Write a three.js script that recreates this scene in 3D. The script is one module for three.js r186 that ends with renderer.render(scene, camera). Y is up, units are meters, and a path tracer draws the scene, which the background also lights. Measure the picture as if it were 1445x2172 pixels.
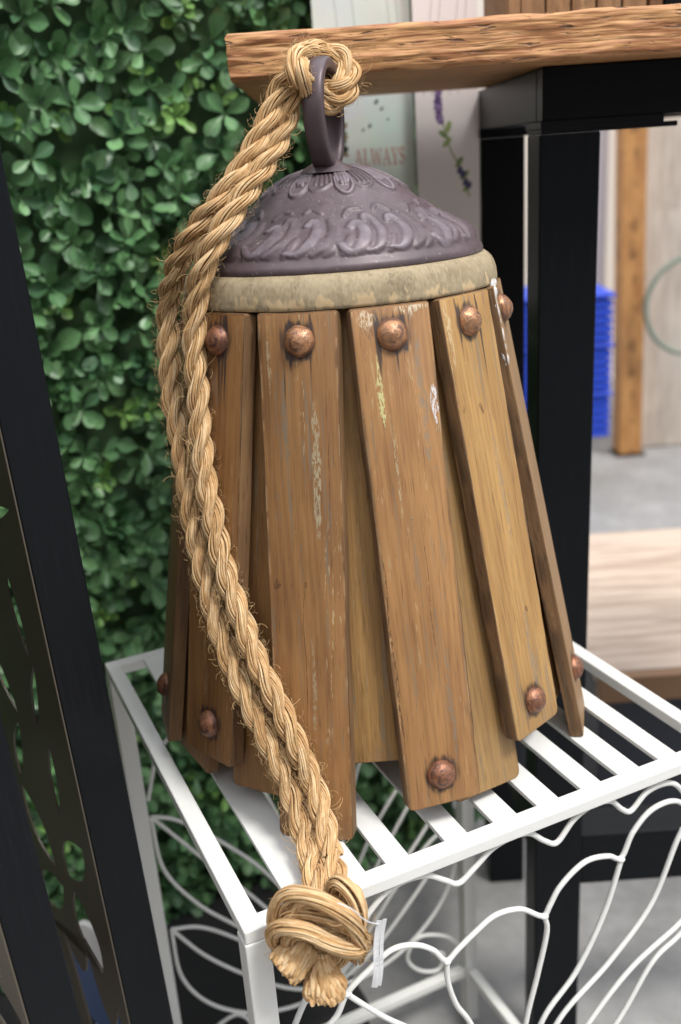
import * as THREE from 'three';
import { RoundedBoxGeometry } from 'three/addons/geometries/RoundedBoxGeometry.js';
import { mergeGeometries, toCreasedNormals } from 'three/addons/utils/BufferGeometryUtils.js';
import { ImprovedNoise } from 'three/addons/math/ImprovedNoise.js';

/* ------------------------------------------------ camera, sky, sun, exposure */
const scene = new THREE.Scene();
const camera = new THREE.PerspectiveCamera(55.19, 1445 / 2172, 0.05, 60);
camera.position.set(0, 1.1, 0);
camera.up.set(0.068, 0.9354, -0.347);
camera.lookAt(0, 1.1 - 0.3478, -0.9376);
camera.focus = 0.66;
camera.userData.fStop = 5.0;
scene.add(camera);

const renderer = new THREE.WebGLRenderer({ antialias: true });
renderer.setSize(681, 1024);
renderer.toneMapping = THREE.LinearToneMapping;
renderer.toneMappingExposure = 1.68;
renderer.shadowMap.enabled = true;

{ // a bright overcast sky, brighter towards the zenith
  const w = 64, h = 32, d = new Float32Array(w * h * 4);
  for (let y = 0; y < h; y++) for (let x = 0; x < w; x++) {
    const up = Math.sin(((y + 0.5) / h - 0.5) * Math.PI), i = (y * w + x) * 4;
    const l = up > 0 ? 0.45 + 0.95 * up : 0.35;
    d[i] = l * 0.97; d[i + 1] = l * 1.0; d[i + 2] = l * 1.07; d[i + 3] = 1;
  }
  const t = new THREE.DataTexture(d, w, h, THREE.RGBAFormat, THREE.FloatType);
  t.mapping = THREE.EquirectangularReflectionMapping;
  t.magFilter = THREE.LinearFilter; t.needsUpdate = true;
  scene.background = t; scene.environment = t;
}
const sun = new THREE.DirectionalLight(new THREE.Color(1.0, 0.965, 0.91), 1.9);
sun.position.set(1.3, 3.7, 0.35); sun.target.position.set(0, 0.7, -0.8);
sun.castShadow = true; sun.shadow.radius = 24;
Object.assign(sun.shadow.camera, { left: -2, right: 2, top: 2, bottom: -2, near: 0.1, far: 10 });
scene.add(sun, sun.target);

/* ------------------------------------------------ helpers */
const V = (a, b, c) => new THREE.Vector3(a, b, c);
function rng(s) { return () => { s = (s + 0x6d2b79f5) | 0; let t = Math.imul(s ^ (s >>> 15), 1 | s); t = (t + Math.imul(t ^ (t >>> 7), 61 | t)) ^ t; return ((t ^ (t >>> 14)) >>> 0) / 4294967296; }; }
const PN = new ImprovedNoise();
const noise = (x, y, z = 0.37) => PN.noise(x + 11.3, y + 7.7, z);
const fbm = (x, y, z = 0.37, o = 4) => { let s = 0, a = 0.5; for (let i = 0; i < o; i++) { s += a * noise(x, y, z + i * 3.1); x *= 2.03; y *= 2.03; a *= 0.5; } return s; };
const sst = (x, a, b) => { const t = Math.min(1, Math.max(0, (x - a) / (b - a))); return t * t * (3 - 2 * t); };   // edges may run either way
const clamp = THREE.MathUtils.clamp, lerp = THREE.MathUtils.lerp;
const mix3 = (a, b, t) => [a[0] + (b[0] - a[0]) * t, a[1] + (b[1] - a[1]) * t, a[2] + (b[2] - a[2]) * t];
const toS = (x) => { x = clamp(x, 0, 1); return 255 * (x <= 0.0031308 ? 12.92 * x : 1.055 * Math.pow(x, 1 / 2.4) - 0.055); };
function tex(w, h, fn, srgb = true) {           // fn(u, v) -> linear [r, g, b] or a grey value
  const d = new Uint8Array(w * h * 4);
  for (let y = 0; y < h; y++) for (let x = 0; x < w; x++) {
    const c = fn((x + 0.5) / w, (y + 0.5) / h), i = (y * w + x) * 4;
    for (let k = 0; k < 3; k++) { const q = Array.isArray(c) ? c[k] : c; d[i + k] = srgb ? toS(q) : clamp(q, 0, 1) * 255; }
    d[i + 3] = 255;
  }
  const t = new THREE.DataTexture(d, w, h);
  t.wrapS = t.wrapT = THREE.RepeatWrapping; t.magFilter = THREE.LinearFilter; t.minFilter = THREE.LinearFilter;
  if (srgb) t.colorSpace = THREE.SRGBColorSpace;
  t.needsUpdate = true; return t;
}
const lin = (r, g, b) => new THREE.Color().setRGB(r, g, b);
const std = (o) => new THREE.MeshStandardMaterial(o);
const used = {};
function numbered(n) { const k = (used[n] = (used[n] ?? -1) + 1); return k ? n + '_' + String(k).padStart(3, '0') : n; }
function shadows(m) { m.castShadow = m.receiveShadow = true; return m; }
function thing(name, label, category, pos = [0, 0, 0], turn = 0, group) {
  const g = new THREE.Group(); g.name = numbered(name); g.position.set(...pos); g.rotation.y = turn;
  g.userData = { label, category }; if (group) g.userData.group = group;
  scene.add(g); return g;
}
function part(name, geo, mat, parent, label) {
  const m = shadows(new THREE.Mesh(Array.isArray(geo) ? mergeGeometries(geo.map((g) => (g.index ? g.toNonIndexed() : g))) : geo, mat));
  m.name = name; if (label) m.userData.label = label; parent.add(m); return m;
}
function structure(name, geo, mat) { const m = shadows(new THREE.Mesh(geo, mat)); m.name = name; m.userData.kind = 'structure'; scene.add(m); return m; }
function box(x0, x1, y0, y1, z0, z1, r = 0.0012) {
  const w = x1 - x0, h = y1 - y0, d = z1 - z0;
  const g = new RoundedBoxGeometry(w, h, d, 2, Math.min(r, w * 0.45, h * 0.45, d * 0.45));
  return g.translate((x0 + x1) / 2, (y0 + y1) / 2, (z0 + z1) / 2);
}
function metricUV(g, s = 1) {                    // box-projected uv in metres
  const p = g.attributes.position, n = g.attributes.normal, uv = new Float32Array(p.count * 2);
  for (let i = 0; i < p.count; i++) {
    const ax = Math.abs(n.getX(i)), ay = Math.abs(n.getY(i)), az = Math.abs(n.getZ(i));
    const x = p.getX(i), y = p.getY(i), z = p.getZ(i);
    uv.set(ay >= ax && ay >= az ? [x * s, z * s] : ax >= az ? [z * s, y * s] : [x * s, y * s], i * 2);
  }
  g.setAttribute('uv', new THREE.BufferAttribute(uv, 2)); return g;
}
const curveOf = (pts, closed = false) => new THREE.CatmullRomCurve3(pts.map((q) => V(...q)), closed, 'centripetal');
const tube = (pts, r, n = 40, k = 8, closed = false) => new THREE.TubeGeometry(curveOf(pts, closed), n, r, k, closed);

/* ------------------------------------------------ floor and back wall */
const concreteTex = tex(512, 512, (u, v) => {
  const n = fbm(u * 9, v * 9) * 0.5 + fbm(u * 60, v * 60, 2.2) * 0.35, g = 0.25 * (1 + n * 0.8);
  const c = sst(fbm(u * 5 + 3, v * 5, 5.1), 0.12, 0.3) * 0.12;
  return [g * (1 - c), g * (1 - c) * 0.985, g * (1 - c) * 0.96];
});
concreteTex.repeat.set(0.7, 0.7);
structure('floor', metricUV(new THREE.BoxGeometry(14, 0.1, 12).translate(0, -0.05, -1.5)), std({ map: concreteTex, roughness: 0.55 }));
structure('back_wall', new THREE.BoxGeometry(14, 3.2, 0.15).translate(0, 1.6, -4.6), std({ color: lin(0.74, 0.67, 0.59), roughness: 0.9 }));

structure('added_rear_wall', new THREE.BoxGeometry(9, 2.7, 0.15).translate(0, 1.35, 2.6), std({ color: lin(0.22, 0.2, 0.175), roughness: 0.8 }));  // unseen wall added behind the camera to darken reflections and low light
structure('added_left_wall', new THREE.BoxGeometry(0.15, 2.4, 7).translate(-2.6, 1.2, -0.98), std({ color: lin(0.26, 0.19, 0.12), roughness: 0.8 }));  // unseen brown wall added at left to cut low light and be reflected

/* ------------------------------------------------ wood textures */
function woodTex(seed, c1, c2, o = {}) {
  const { worn = 0.6, flecks = 0.6, studs = [], edge = 0.5, marks = [], W = 256, H = 1024 } = o;
  const z = seed * 7.31, ph = (seed * 1.7) % 1;
  return tex(W, H, (u, v) => {
    const warp = noise(u * 1.6 + ph, v * 2.2, z) * 0.16 + noise(u * 0.7, v * 0.9, z + 4) * 0.25;
    const line = 0.5 + 0.5 * Math.sin((u + warp) * 6.283 * (7 + 3 * noise(u * 2, 0.3, z + 9)) + 2 * noise(u * 5, v * 3, z + 1));
    const fine = fbm(u * 46, v * 7, z + 2, 3);
    const pore = sst(fbm(u * 95, v * 16, z + 3, 2), 0.16, 0.42);
    let t = clamp(0.36 + 0.27 * (line - 0.5) + fine * 0.55 + fbm(u * 3, v * 4, z + 6) * 0.9, 0, 1);
    let c = mix3(c1, c2, t);
    c = c.map((x) => x * (1 - 0.45 * pore));
    // grey-blue weathering in streaks along the grain
    const st = fbm(u * 9 + ph, v * 2.4, z + 12, 3) + 0.5 * noise(u * 34, v * 9, z + 13) + 0.22 * noise(u * 80, v * 50, z + 15);
    c = mix3(c, [0.17, 0.145, 0.105], sst(st, 0.24, 0.5) * worn);
    // flaked cream and ochre remains of an older paint
    const band = sst(noise(u * 5.5 + ph * 3, v * 1.7, z + 20), 0.12, 0.4);
    const fl = sst(fbm(u * 30, v * 22, z + 21, 4) + 0.3 * noise(u * 90, v * 70, z + 23), 0.2, 0.28) * band;
    c = mix3(c, [0.46, 0.36, 0.2], fl * flecks);
    // rubbed, paler arrises
    const ed = Math.min(u, 1 - u), er = sst(ed, 0.045, 0.012) * sst(noise(u * 2, v * 18, z + 30) + 0.4 * noise(v * 70, u, z + 31), -0.05, 0.2);
    c = mix3(c, [0.45, 0.3, 0.15], er * edge);
    const dk = sst(ed, 0.06, 0.0) * sst(noise(v * 9, u, z + 33), 0.05, 0.3);
    c = c.map((x) => x * (1 - 0.55 * dk));
    // single scars: [u, v0, v1, half width, colour, strength]
    for (const [mu, v0, v1, mw, mc, ms] of marks) {
      if (v < v0 - 0.02 || v > v1 + 0.02) continue;
      const k = (v - v0) / (v1 - v0), wv = mw * (0.35 + 0.75 * Math.sin(Math.PI * clamp(k, 0, 1)) + 0.7 * noise(v * 30, u * 8, z + 50)), d = Math.abs(u - mu - 0.025 * noise(v * 12, 1, z + 51));
      const a = sst(d, wv, wv * 0.55) * sst(v, v0 - 0.012, v0 + 0.012) * sst(v, v1 + 0.012, v1 - 0.012) * sst(fbm(u * 46, v * 60, z + 52, 4) + 0.35 * noise(u * 120, v * 170, z + 53), mw < 0.008 ? -0.3 : -0.12, 0.06);
      c = mix3(c, mc, a * ms);
    }
    // black iron stains that bled from the stud along the grain
    for (const [su, sv, k] of studs) {
      const dx = (u - su) * 0.053, dy = (v - sv) * 0.36, w = 0.011 + 0.003 * noise(u * 22, v * 20, z + 40);
      const runs = 0.008 + (dy < 0 ? 0.03 : 0.009) * sst(noise(u * 17, 0.2, z + 41), 0.0, 0.5) * k;
      const a = sst(Math.hypot(dx, dy), w + 0.003, w - 0.001), b = Math.abs(dx) < 0.012 ? sst(Math.abs(dy) - 0.006, runs, runs * 0.45) * sst(noise(u * 21, v * 3, z + 42), 0.02, 0.24) : 0;
      c = mix3(c, [0.022, 0.016, 0.018], clamp(a * 0.7 + b * (k > 1 ? 0.85 : 0.35), 0, 0.9));
    }
    return c;
  });
}
const grainBump = tex(256, 1024, (u, v) => 0.5 + fbm(u * 60, v * 8, 3.3, 3) * 0.5 + 0.25 * fbm(u * 120, v * 60, 8.8, 2), false);

/* ------------------------------------------------ the wooden bell */
const BC = V(0.0141, 0.6453, -0.7342), AX = V(-0.0099, 0.9996, -0.0249).normalize(), E1 = V(1, 0.0099, -0.0002), E2 = V(0, 0.0249, 0.9997);
const bell = thing('wooden_bell', 'large rustic bell of overlapping brown planks with copper studs and embossed metal cap', 'bell');
{
  const e1 = E1.clone().addScaledVector(AX, -E1.dot(AX)).normalize(), e2 = V().crossVectors(e1, AX).normalize();
  bell.matrix.makeBasis(e1, AX, e2).setPosition(BC);
  bell.matrix.decompose(bell.position, bell.quaternion, bell.scale);
  bell.updateMatrixWorld(true);
}
const toBell = (x, y, z) => bell.worldToLocal(V(x, y, z));
const KT = 0.1783, R0 = 0.1184 + KT * 0.3377, AL = Math.atan(KT), CA = Math.cos(AL), DA = Math.PI / 6, A0 = -0.79037;
function plankShape(w, b, t, r, rr, wob) {
  const s = new THREE.Shape(), n = 22, h = w / 2;
  s.moveTo(-h + r, b); s.lineTo(h - r * 0.9, b + 0.0006 * wob(3));
  s.quadraticCurveTo(h, b, h, b + r);
  for (let i = 1; i < n; i++) s.lineTo(h + wob(i) * 0.00035, b + r + ((t - b - r) * i) / n);
  s.lineTo(h, t - rr); s.lineTo(h - rr, t); s.lineTo(-h + rr, t); s.lineTo(-h, t - rr);
  for (let i = n - 1; i > 0; i--) s.lineTo(-h + wob(i + 50) * 0.00035, b + r + ((t - b - r) * i) / n);
  s.lineTo(-h, b + r * 0.8); s.quadraticCurveTo(-h, b, -h + r, b);
  return s;
}
function plankGeo(w, b, t, thick, r, seed) {
  const R = rng(seed), w0 = Array.from({ length: 90 }, () => R() * 2 - 1), wob = (i) => w0[i % 90];
  let g = new THREE.ExtrudeGeometry(plankShape(w, b, t, r, 0.0012, wob), { depth: thick - 0.0016, bevelEnabled: true, bevelThickness: 0.0008, bevelSize: 0.0008, bevelOffset: -0.0008, bevelSegments: 2, curveSegments: 5 });
  g.translate(0, 0, -thick + 0.0008);
  const p = g.attributes.position, n = g.attributes.normal, uv = g.attributes.uv;
  for (let i = 0; i < p.count; i++) uv.setXY(i, Math.abs(n.getX(i)) > 0.8 ? 0.5 + 0.45 * Math.sign(n.getX(i)) + p.getZ(i) * 6 : p.getX(i) / w + 0.5, p.getY(i) / 0.36);
  return toCreasedNormals(g, 0.6);
}
const studProfile = [[0.0001, 0.0076], [0.0028, 0.0073], [0.0055, 0.0062], [0.0078, 0.0045], [0.0094, 0.0025], [0.0102, 0.0008], [0.0103, -0.0004], [0.0098, -0.001]].reverse();
const studTex = tex(256, 256, (u, v) => {
  const n = fbm(u * 5, v * 7, 1.5) + 0.5 * fbm(u * 20, v * 24, 4.5), s = fbm(u * 12, v * 3, 7.2);
  let c = mix3([0.16, 0.085, 0.058], [0.42, 0.205, 0.095], sst(n, -0.35, 0.35));
  c = mix3(c, [0.5, 0.3, 0.17], sst(s + 0.4 * noise(u * 60, v * 60, 3), 0.24, 0.4) * 0.7);
  return mix3(c, [0.05, 0.03, 0.03], sst(fbm(u * 8, v * 8, 11.1), 0.18, 0.34) * 0.7);
});
const studMat = std({ map: studTex, roughness: 0.34, metalness: 0.4, bumpMap: grainBump, bumpScale: 0.0003 });
const studDark = std({ map: studTex, color: lin(0.68, 0.6, 0.66), roughness: 0.4, metalness: 0.5, bumpMap: grainBump, bumpScale: 0.0003 });
function studGeo(seed) {
  const R = rng(seed), g = new THREE.LatheGeometry(studProfile.map((q) => new THREE.Vector2(q[0], q[1])), 36), p = g.attributes.position;
  for (let i = 0; i < p.count; i++) {
    const x = p.getX(i), y = p.getY(i), z = p.getZ(i), k = 1 + 0.06 * noise(x * 160 + seed, z * 160, 2);
    p.setXYZ(i, x * k, y * (1 + 0.06 * noise(x * 150, z * 150, seed)), z * k);
  }
  g.rotateX(Math.PI / 2).rotateZ(R() * 6); g.computeVertexNormals(); return g;
}
const TOP = 0.3562, topS = TOP / CA, studS = 0.3377 / CA;
// warm browns per plank, from left to right, and then the hidden back
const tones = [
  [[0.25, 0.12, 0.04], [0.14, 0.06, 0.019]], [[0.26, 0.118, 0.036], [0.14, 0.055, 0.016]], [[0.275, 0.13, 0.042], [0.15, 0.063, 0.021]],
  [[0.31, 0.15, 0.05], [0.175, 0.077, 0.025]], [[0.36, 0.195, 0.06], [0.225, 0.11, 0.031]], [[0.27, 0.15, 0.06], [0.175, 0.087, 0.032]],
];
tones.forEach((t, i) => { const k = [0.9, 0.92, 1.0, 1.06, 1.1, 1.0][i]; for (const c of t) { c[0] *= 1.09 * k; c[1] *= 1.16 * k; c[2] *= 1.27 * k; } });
const scars = [[], [[0.35, 0.82, 0.9, 0.24, [0.15, 0.12, 0.09], 0.5]],
  [[0.67, 0.6, 0.84, 0.06, [0.36, 0.3, 0.19], 0.9], [0.3, 0.74, 0.9, 0.05, [0.18, 0.145, 0.1], 0.75], [0.55, 0.2, 0.4, 0.03, [0.34, 0.29, 0.19], 0.6], [0.12, 0.86, 0.98, 0.03, [0.38, 0.3, 0.18], 0.7], [0.45, 0.22, 0.5, 0.006, [0.05, 0.02, 0.01], 0.8], [0.83, 0.5, 0.9, 0.005, [0.06, 0.025, 0.012], 0.7]],
  [[0.2, 0.945, 0.985, 0.1, [0.13, 0.055, 0.03], 0.6], [0.6, 0.3, 0.62, 0.005, [0.06, 0.025, 0.012], 0.75], [0.04, 0.16, 0.55, 0.02, [0.04, 0.018, 0.01], 0.7], [0.26, 0.79, 0.915, 0.05, [0.5, 0.47, 0.21], 0.95], [0.36, 0.62, 0.78, 0.02, [0.4, 0.33, 0.2], 0.7], [0.78, 0.7, 0.95, 0.06, [0.2, 0.165, 0.12], 0.7], [0.2, 0.965, 1.0, 0.13, [0.55, 0.44, 0.3], 0.9], [0.75, 0.985, 1.01, 0.2, [0.55, 0.47, 0.34], 0.9], [0.93, 0.78, 0.86, 0.05, [0.62, 0.6, 0.62], 0.9], [0.72, 0.13, 0.36, 0.035, [0.19, 0.155, 0.11], 0.7]],
  [[0.1, 0.88, 1.0, 0.06, [0.5, 0.38, 0.22], 0.8], [0.6, 0.5, 0.75, 0.05, [0.24, 0.18, 0.12], 0.6], [0.62, 0.14, 0.4, 0.06, [0.22, 0.18, 0.13], 0.7], [0.38, 0.35, 0.8, 0.005, [0.1, 0.045, 0.02], 0.7]], []];
const wornBy = [0.4, 0.45, 0.85, 0.6, 0.7, 0.6], fleckBy = [0.2, 0.3, 0.8, 0.5, 0.45, 0.3];
const bottoms = [0.023, 0.041, 0.0012, 0.0202, 0.045, 0.0012, 0.03, 0.012, 0.038, 0.02, 0.0012, 0.028];
const botStud = [0.06, 0.0668, 0.052, 0.0421, 0.0668, 0.05, 0.06, 0.05, 0.07, 0.05, 0.05, 0.06];
const withBump = (o) => std({ ...o, bumpMap: o.map, bumpScale: 0.0007 });   // the flakes and the open grain stand proud of each other
const sideMat = std({ map: woodTex(31, [0.2, 0.107, 0.043], [0.1, 0.05, 0.02], { worn: 0.35, flecks: 0.1, edge: 0 }), roughness: 0.75, bumpMap: grainBump, bumpScale: 0.0008 });  // rough dirty sawn sides, with the shade of the gaps painted in
const plankMats = tones.map(([a, b], i) => withBump({
  map: woodTex(i + 1, a, b, { worn: wornBy[i] * 0.75, flecks: fleckBy[i] * 0.8, marks: scars[i], studs: [[0.5, studS / 0.36, 1.2], ...(i === 2 ? [] : [[0.5, botStud[i] / CA / 0.36, 0.5]])] }), roughness: 0.55,
}));
const innerMats = [0, 1, 2].map((i) => std({ map: woodTex(21 + i, [[0.33, 0.185, 0.06], [0.35, 0.21, 0.078], [0.27, 0.135, 0.043]][i], [[0.2, 0.1, 0.03], [0.22, 0.12, 0.044], [0.15, 0.066, 0.021]][i], { worn: 0.55, flecks: 0.15, edge: 0.2 }), roughness: 0.6, bumpMap: grainBump, bumpScale: 0.0004 }));
function plankFrame(m, ang, off) { m.rotation.order = 'YXZ'; m.rotation.set(-AL, ang, 0); m.position.set(Math.sin(ang) * (R0 + off), 0, Math.cos(ang) * (R0 + off)); }
for (let i = 0; i < 12; i++) {
  const ang = A0 + (i - 1) * DA, ti = i % 6;
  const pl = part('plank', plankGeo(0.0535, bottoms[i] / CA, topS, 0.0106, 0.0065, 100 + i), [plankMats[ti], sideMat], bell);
  plankFrame(pl, ang + [0, 0, 0.004, 0.0, -0.006, 0.0][ti], [0, 0.001, 0, 0.0012, 0.001, 0.0012][ti]);
  for (const h of i === 2 ? [0.3377] : [0.3377, botStud[i]]) {
    const st = part('stud', studGeo(300 + i * 2 + (h > 0.2 ? 1 : 0)), h > 0.2 && ti > 1 ? studMat : studDark, pl);
    st.position.set(0.0005 * ((i * 37) % 5 - 2), h / CA, 0.0003);
  }
}
const innerBottoms = [0.0146, 0.019, 0.0488, 0.0097, 0.034, 0.03, 0.02, 0.04, 0.015, 0.03, 0.025, 0.02];
for (let i = 0; i < 12; i++) {
  const ang = A0 + (i - 0.5) * DA;
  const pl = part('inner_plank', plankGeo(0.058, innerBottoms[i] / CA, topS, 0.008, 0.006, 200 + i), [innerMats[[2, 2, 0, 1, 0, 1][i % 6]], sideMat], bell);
  plankFrame(pl, ang + (i === 3 ? -0.012 : 0), -0.013);
}
{ // collar between planks and cap, old olive paint flaked off its lower edge
  const prof = [[0.094, 0.3567], [0.1125, 0.3562], [0.1158, 0.3572], [0.1162, 0.361], [0.1152, 0.367], [0.1128, 0.3728], [0.109, 0.3766], [0.104, 0.3782], [0.09, 0.3782]].map((q) => new THREE.Vector2(...q));
  const pts = new THREE.SplineCurve(prof).getPoints(40), g = new THREE.LatheGeometry(pts, 220), p = g.attributes.position;
  for (let i = 0; i < p.count; i++) {
    const x = p.getX(i), y = p.getY(i), z = p.getZ(i), a = Math.atan2(x, z), k = 1 + 0.006 * noise(a * 6, y * 70) + 0.002 * noise(a * 40, y * 300);
    p.setXYZ(i, x * k, y, z * k);
  }
  g.computeVertexNormals();
  const ct = tex(2048, 128, (u, v) => {
    const n = 0.6 * fbm(u * 30, v * 3, 6.1) + 0.8 * fbm(u * 420, v * 12, 6.6);
    let c = mix3([0.25, 0.195, 0.115], [0.35, 0.28, 0.175], sst(n, -0.4, 0.4));
    c = mix3(c, [0.1, 0.07, 0.04], sst(fbm(u * 60, v * 3, 9.4) + 0.3 * noise(u * 500, v * 20, 2), 0.12, 0.5) * 0.45);
    const lowEdge = sst(v + 0.16 * fbm(u * 90, v * 3, 12.1) + 0.1 * noise(u * 260, v * 6, 5), 0.46, 0.38);
    const chips = sst(fbm(u * 42, 0.4, 17.3, 3) + 0.25 * noise(u * 160, v * 5, 3.1), 0.0, 0.08);
    return mix3(c, [0.5, 0.36, 0.2], lowEdge * chips * 0.85);
  });
  part('collar', g, std({ map: ct, roughness: 0.8, bumpMap: ct, bumpScale: 0.0006 }), bell);
  // dried glue that ran from the collar down a joint
  const gp = [[0.1165, 1.0074, -0.696], [0.1165, 0.9926, -0.689], [0.1196, 0.9759, -0.6895], [0.122, 0.9596, -0.6865], [0.124, 0.9475, -0.686]].map((q) => toBell(...q).toArray());
  const gg = tube(gp, 0.0026, 50, 8), q = gg.attributes.position;
  for (let i = 0; i < q.count; i++) { const k = noise(q.getX(i) * 300, q.getY(i) * 160, q.getZ(i) * 300) * 0.0016; q.setXYZ(i, q.getX(i) + k, q.getY(i) + k, q.getZ(i) + k); }
  gg.computeVertexNormals();
  part('dried_glue', gg, std({ color: lin(0.5, 0.48, 0.46), roughness: 0.5 }), bell, 'whitish run of dried glue below the collar');
}
{ // embossed cap
  const prof = [[0.0985, 0.3775], [0.1052, 0.3775], [0.1066, 0.3792], [0.1062, 0.382], [0.1046, 0.3842], [0.1025, 0.3868], [0.1002, 0.3912], [0.0958, 0.396], [0.0872, 0.4008], [0.0765, 0.4064], [0.067, 0.4135], [0.0582, 0.4205], [0.048, 0.4286], [0.035, 0.4362], [0.022, 0.4404], [0.012, 0.4424], [0.0005, 0.443]].map((q) => new THREE.Vector2(...q));
  const NS = 150, NA = 760, pts = new THREE.SplineCurve(prof).getSpacedPoints(NS);
  // the relief is drawn as soft strokes: x round the cap, y from rim to crown
  const W = 2048, H = 512, cv = document.createElement('canvas'); cv.width = W; cv.height = H;
  const cx = cv.getContext('2d'); cx.fillStyle = '#000'; cx.fillRect(0, 0, W, H); cx.lineCap = 'round'; cx.lineJoin = 'round';
  const strokes = [];
  const REP = 9, cw = W / REP, R = rng(77);
  for (let r = 0; r < REP; r++) {
    const f = (x, y, flip) => [r * cw + (flip ? cw - x * cw : x * cw), H * y];
    const j = () => (R() - 0.5) * 0.03;
    // lower band: swirling acanthus leaves and scrolls
    strokes.push({ w: 26, h: 0.9, p: [f(0.02, 0.2), f(0.12, 0.15 + j()), f(0.24, 0.2), f(0.3, 0.3), f(0.24, 0.37), f(0.16, 0.33)] });
    strokes.push({ w: 22, h: 0.8, p: [f(0.28, 0.15), f(0.4, 0.19 + j()), f(0.48, 0.28), f(0.46, 0.38), f(0.38, 0.42), f(0.34, 0.36)] });
    strokes.push({ w: 24, h: 0.9, p: [f(0.5, 0.16), f(0.62, 0.16), f(0.74, 0.23 + j()), f(0.78, 0.33), f(0.72, 0.4), f(0.65, 0.36)] });
    strokes.push({ w: 20, h: 0.7, p: [f(0.76, 0.15), f(0.88, 0.2), f(0.96, 0.3 + j()), f(0.93, 0.4)] });
    for (let k = 0; k < 7; k++) { const x = 0.05 + k * 0.14 + j(); strokes.push({ w: 13, h: 0.6, p: [f(x, 0.14), f(x + 0.05, 0.18 + j()), f(x + 0.1, 0.25 + j())] }); }
    strokes.push({ w: 15, h: 0.6, p: [f(0.1, 0.42), f(0.2, 0.47), f(0.34, 0.48 + j())] });
    strokes.push({ w: 15, h: 0.55, p: [f(0.55, 0.46), f(0.66, 0.49), f(0.8, 0.45 + j())] });
    // upper band: shells with flutes, joined by ridges
    for (const a of [0.12, 0.2, 0.28, 0.36]) strokes.push({ w: 20, h: 0.85, p: [f(0.24 + (a - 0.24) * 0.6, 0.9), f(0.24 + (a - 0.24) * 1.2, 0.76), f(a, 0.66 - Math.abs(a - 0.24) * -0.25)] });
    strokes.push({ w: 14, h: 0.9, p: [f(0.04, 0.72), f(0.08, 0.63), f(0.24, 0.585), f(0.4, 0.63), f(0.44, 0.72)] });
    for (const a of [0.56, 0.68, 0.8, 0.92]) strokes.push({ w: 15, h: 0.55, p: [f(a + 0.0, 0.9), f(a + 0.02, 0.78), f(a + 0.05, 0.67)] });
    strokes.push({ w: 14, h: 0.6, p: [f(0.46, 0.66), f(0.6, 0.62), f(0.78, 0.63), f(0.96, 0.67)] });
  }
  const hgt = new Float32Array(W * H);
  for (const s of strokes) {
    const c = new THREE.SplineCurve(s.p.map((q) => new THREE.Vector2(q[0], q[1]))), n = 40;
    for (let i = 0; i <= n; i++) {
      const q = c.getPoint(i / n), rad = s.w * (0.55 + 0.45 * Math.sin(Math.PI * (0.15 + 0.85 * (1 - i / n)))), m = Math.ceil(rad * 1.6);
      for (let dy = -m; dy <= m; dy++) for (let dx = -m; dx <= m; dx++) {
        const y = Math.round(q.y + dy * 0.55); if (y < 0 || y >= H) continue;
        const x = ((Math.round(q.x + dx) % W) + W) % W, d = Math.hypot(dx, dy) / rad, v = s.h * (0.35 * Math.exp(-d * d * 2) + 0.65 * sst(d, 1.0, 0.45));
        if (v > hgt[y * W + x]) hgt[y * W + x] = v;
      }
    }
  }
  const relief = (u, v) => {
    const x = u * W, y = v * (H - 1), x0 = Math.floor(x), y0 = Math.min(H - 2, Math.floor(y)), fx = x - x0, fy = y - y0, g = (a, b) => hgt[b * W + (((a % W) + W) % W)];
    return lerp(lerp(g(x0, y0), g(x0 + 1, y0), fx), lerp(g(x0, y0 + 1), g(x0 + 1, y0 + 1), fx), fy);
  };
  const pos = [], uv = [], col = [], idx = [];
  for (let j = 0; j <= NS; j++) for (let i = 0; i <= NA; i++) {
    const a = (i / NA) * 2 * Math.PI, q = pts[j], q0 = pts[Math.max(0, j - 1)], q1 = pts[Math.min(NS, j + 1)], v = j / NS;
    let tx = q1.x - q0.x, ty = q1.y - q0.y; const l = Math.hypot(tx, ty); tx /= l; ty /= l;
    const h0 = relief(i / NA, v), amp = 0.0018 * sst(v, 0.1, 0.17) * sst(v, 0.98, 0.9), h = h0 * amp + 0.0002 * noise(i * 0.06, j * 0.13);
    const r = q.x + ty * h, y = q.y - tx * h;
    pos.push(Math.sin(a) * r, y, Math.cos(a) * r); uv.push(i / NA, v);
    const ridgeSheen = clamp(sst(h0, 0.62, 0.9) * (0.5 + 0.9 * fbm(i * 0.09, j * 0.11, 3.3)) * sst(v, 0.08, 0.14), 0, 1);   // glossy highlights on the ridges, painted in as a lighter colour
    const dust = sst(noise(i * 0.9, j * 0.9, 5.5) + 0.3 * fbm(i * 0.03, j * 0.05, 8.2), 0.62, 0.72);
    const m = 0.85 + 0.5 * fbm(i * 0.02, j * 0.03, 1.1) + 0.25 * fbm(i * 0.15, j * 0.2, 2.1);
    let c = mix3([0.108 * m, 0.077 * m, 0.086 * m], [0.24, 0.205, 0.235], ridgeSheen * 0.75);
    c = mix3(c, [0.4, 0.35, 0.28], dust * 0.5); col.push(...c);
  }
  for (let j = 0; j < NS; j++) for (let i = 0; i < NA; i++) { const a = j * (NA + 1) + i, b = a + NA + 1; idx.push(a, a + 1, b, b, a + 1, b + 1); }
  const g = new THREE.BufferGeometry();
  g.setAttribute('position', new THREE.Float32BufferAttribute(pos, 3)); g.setAttribute('uv', new THREE.Float32BufferAttribute(uv, 2)); g.setAttribute('color', new THREE.Float32BufferAttribute(col, 3));
  g.setIndex(idx); g.computeVertexNormals();
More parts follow.
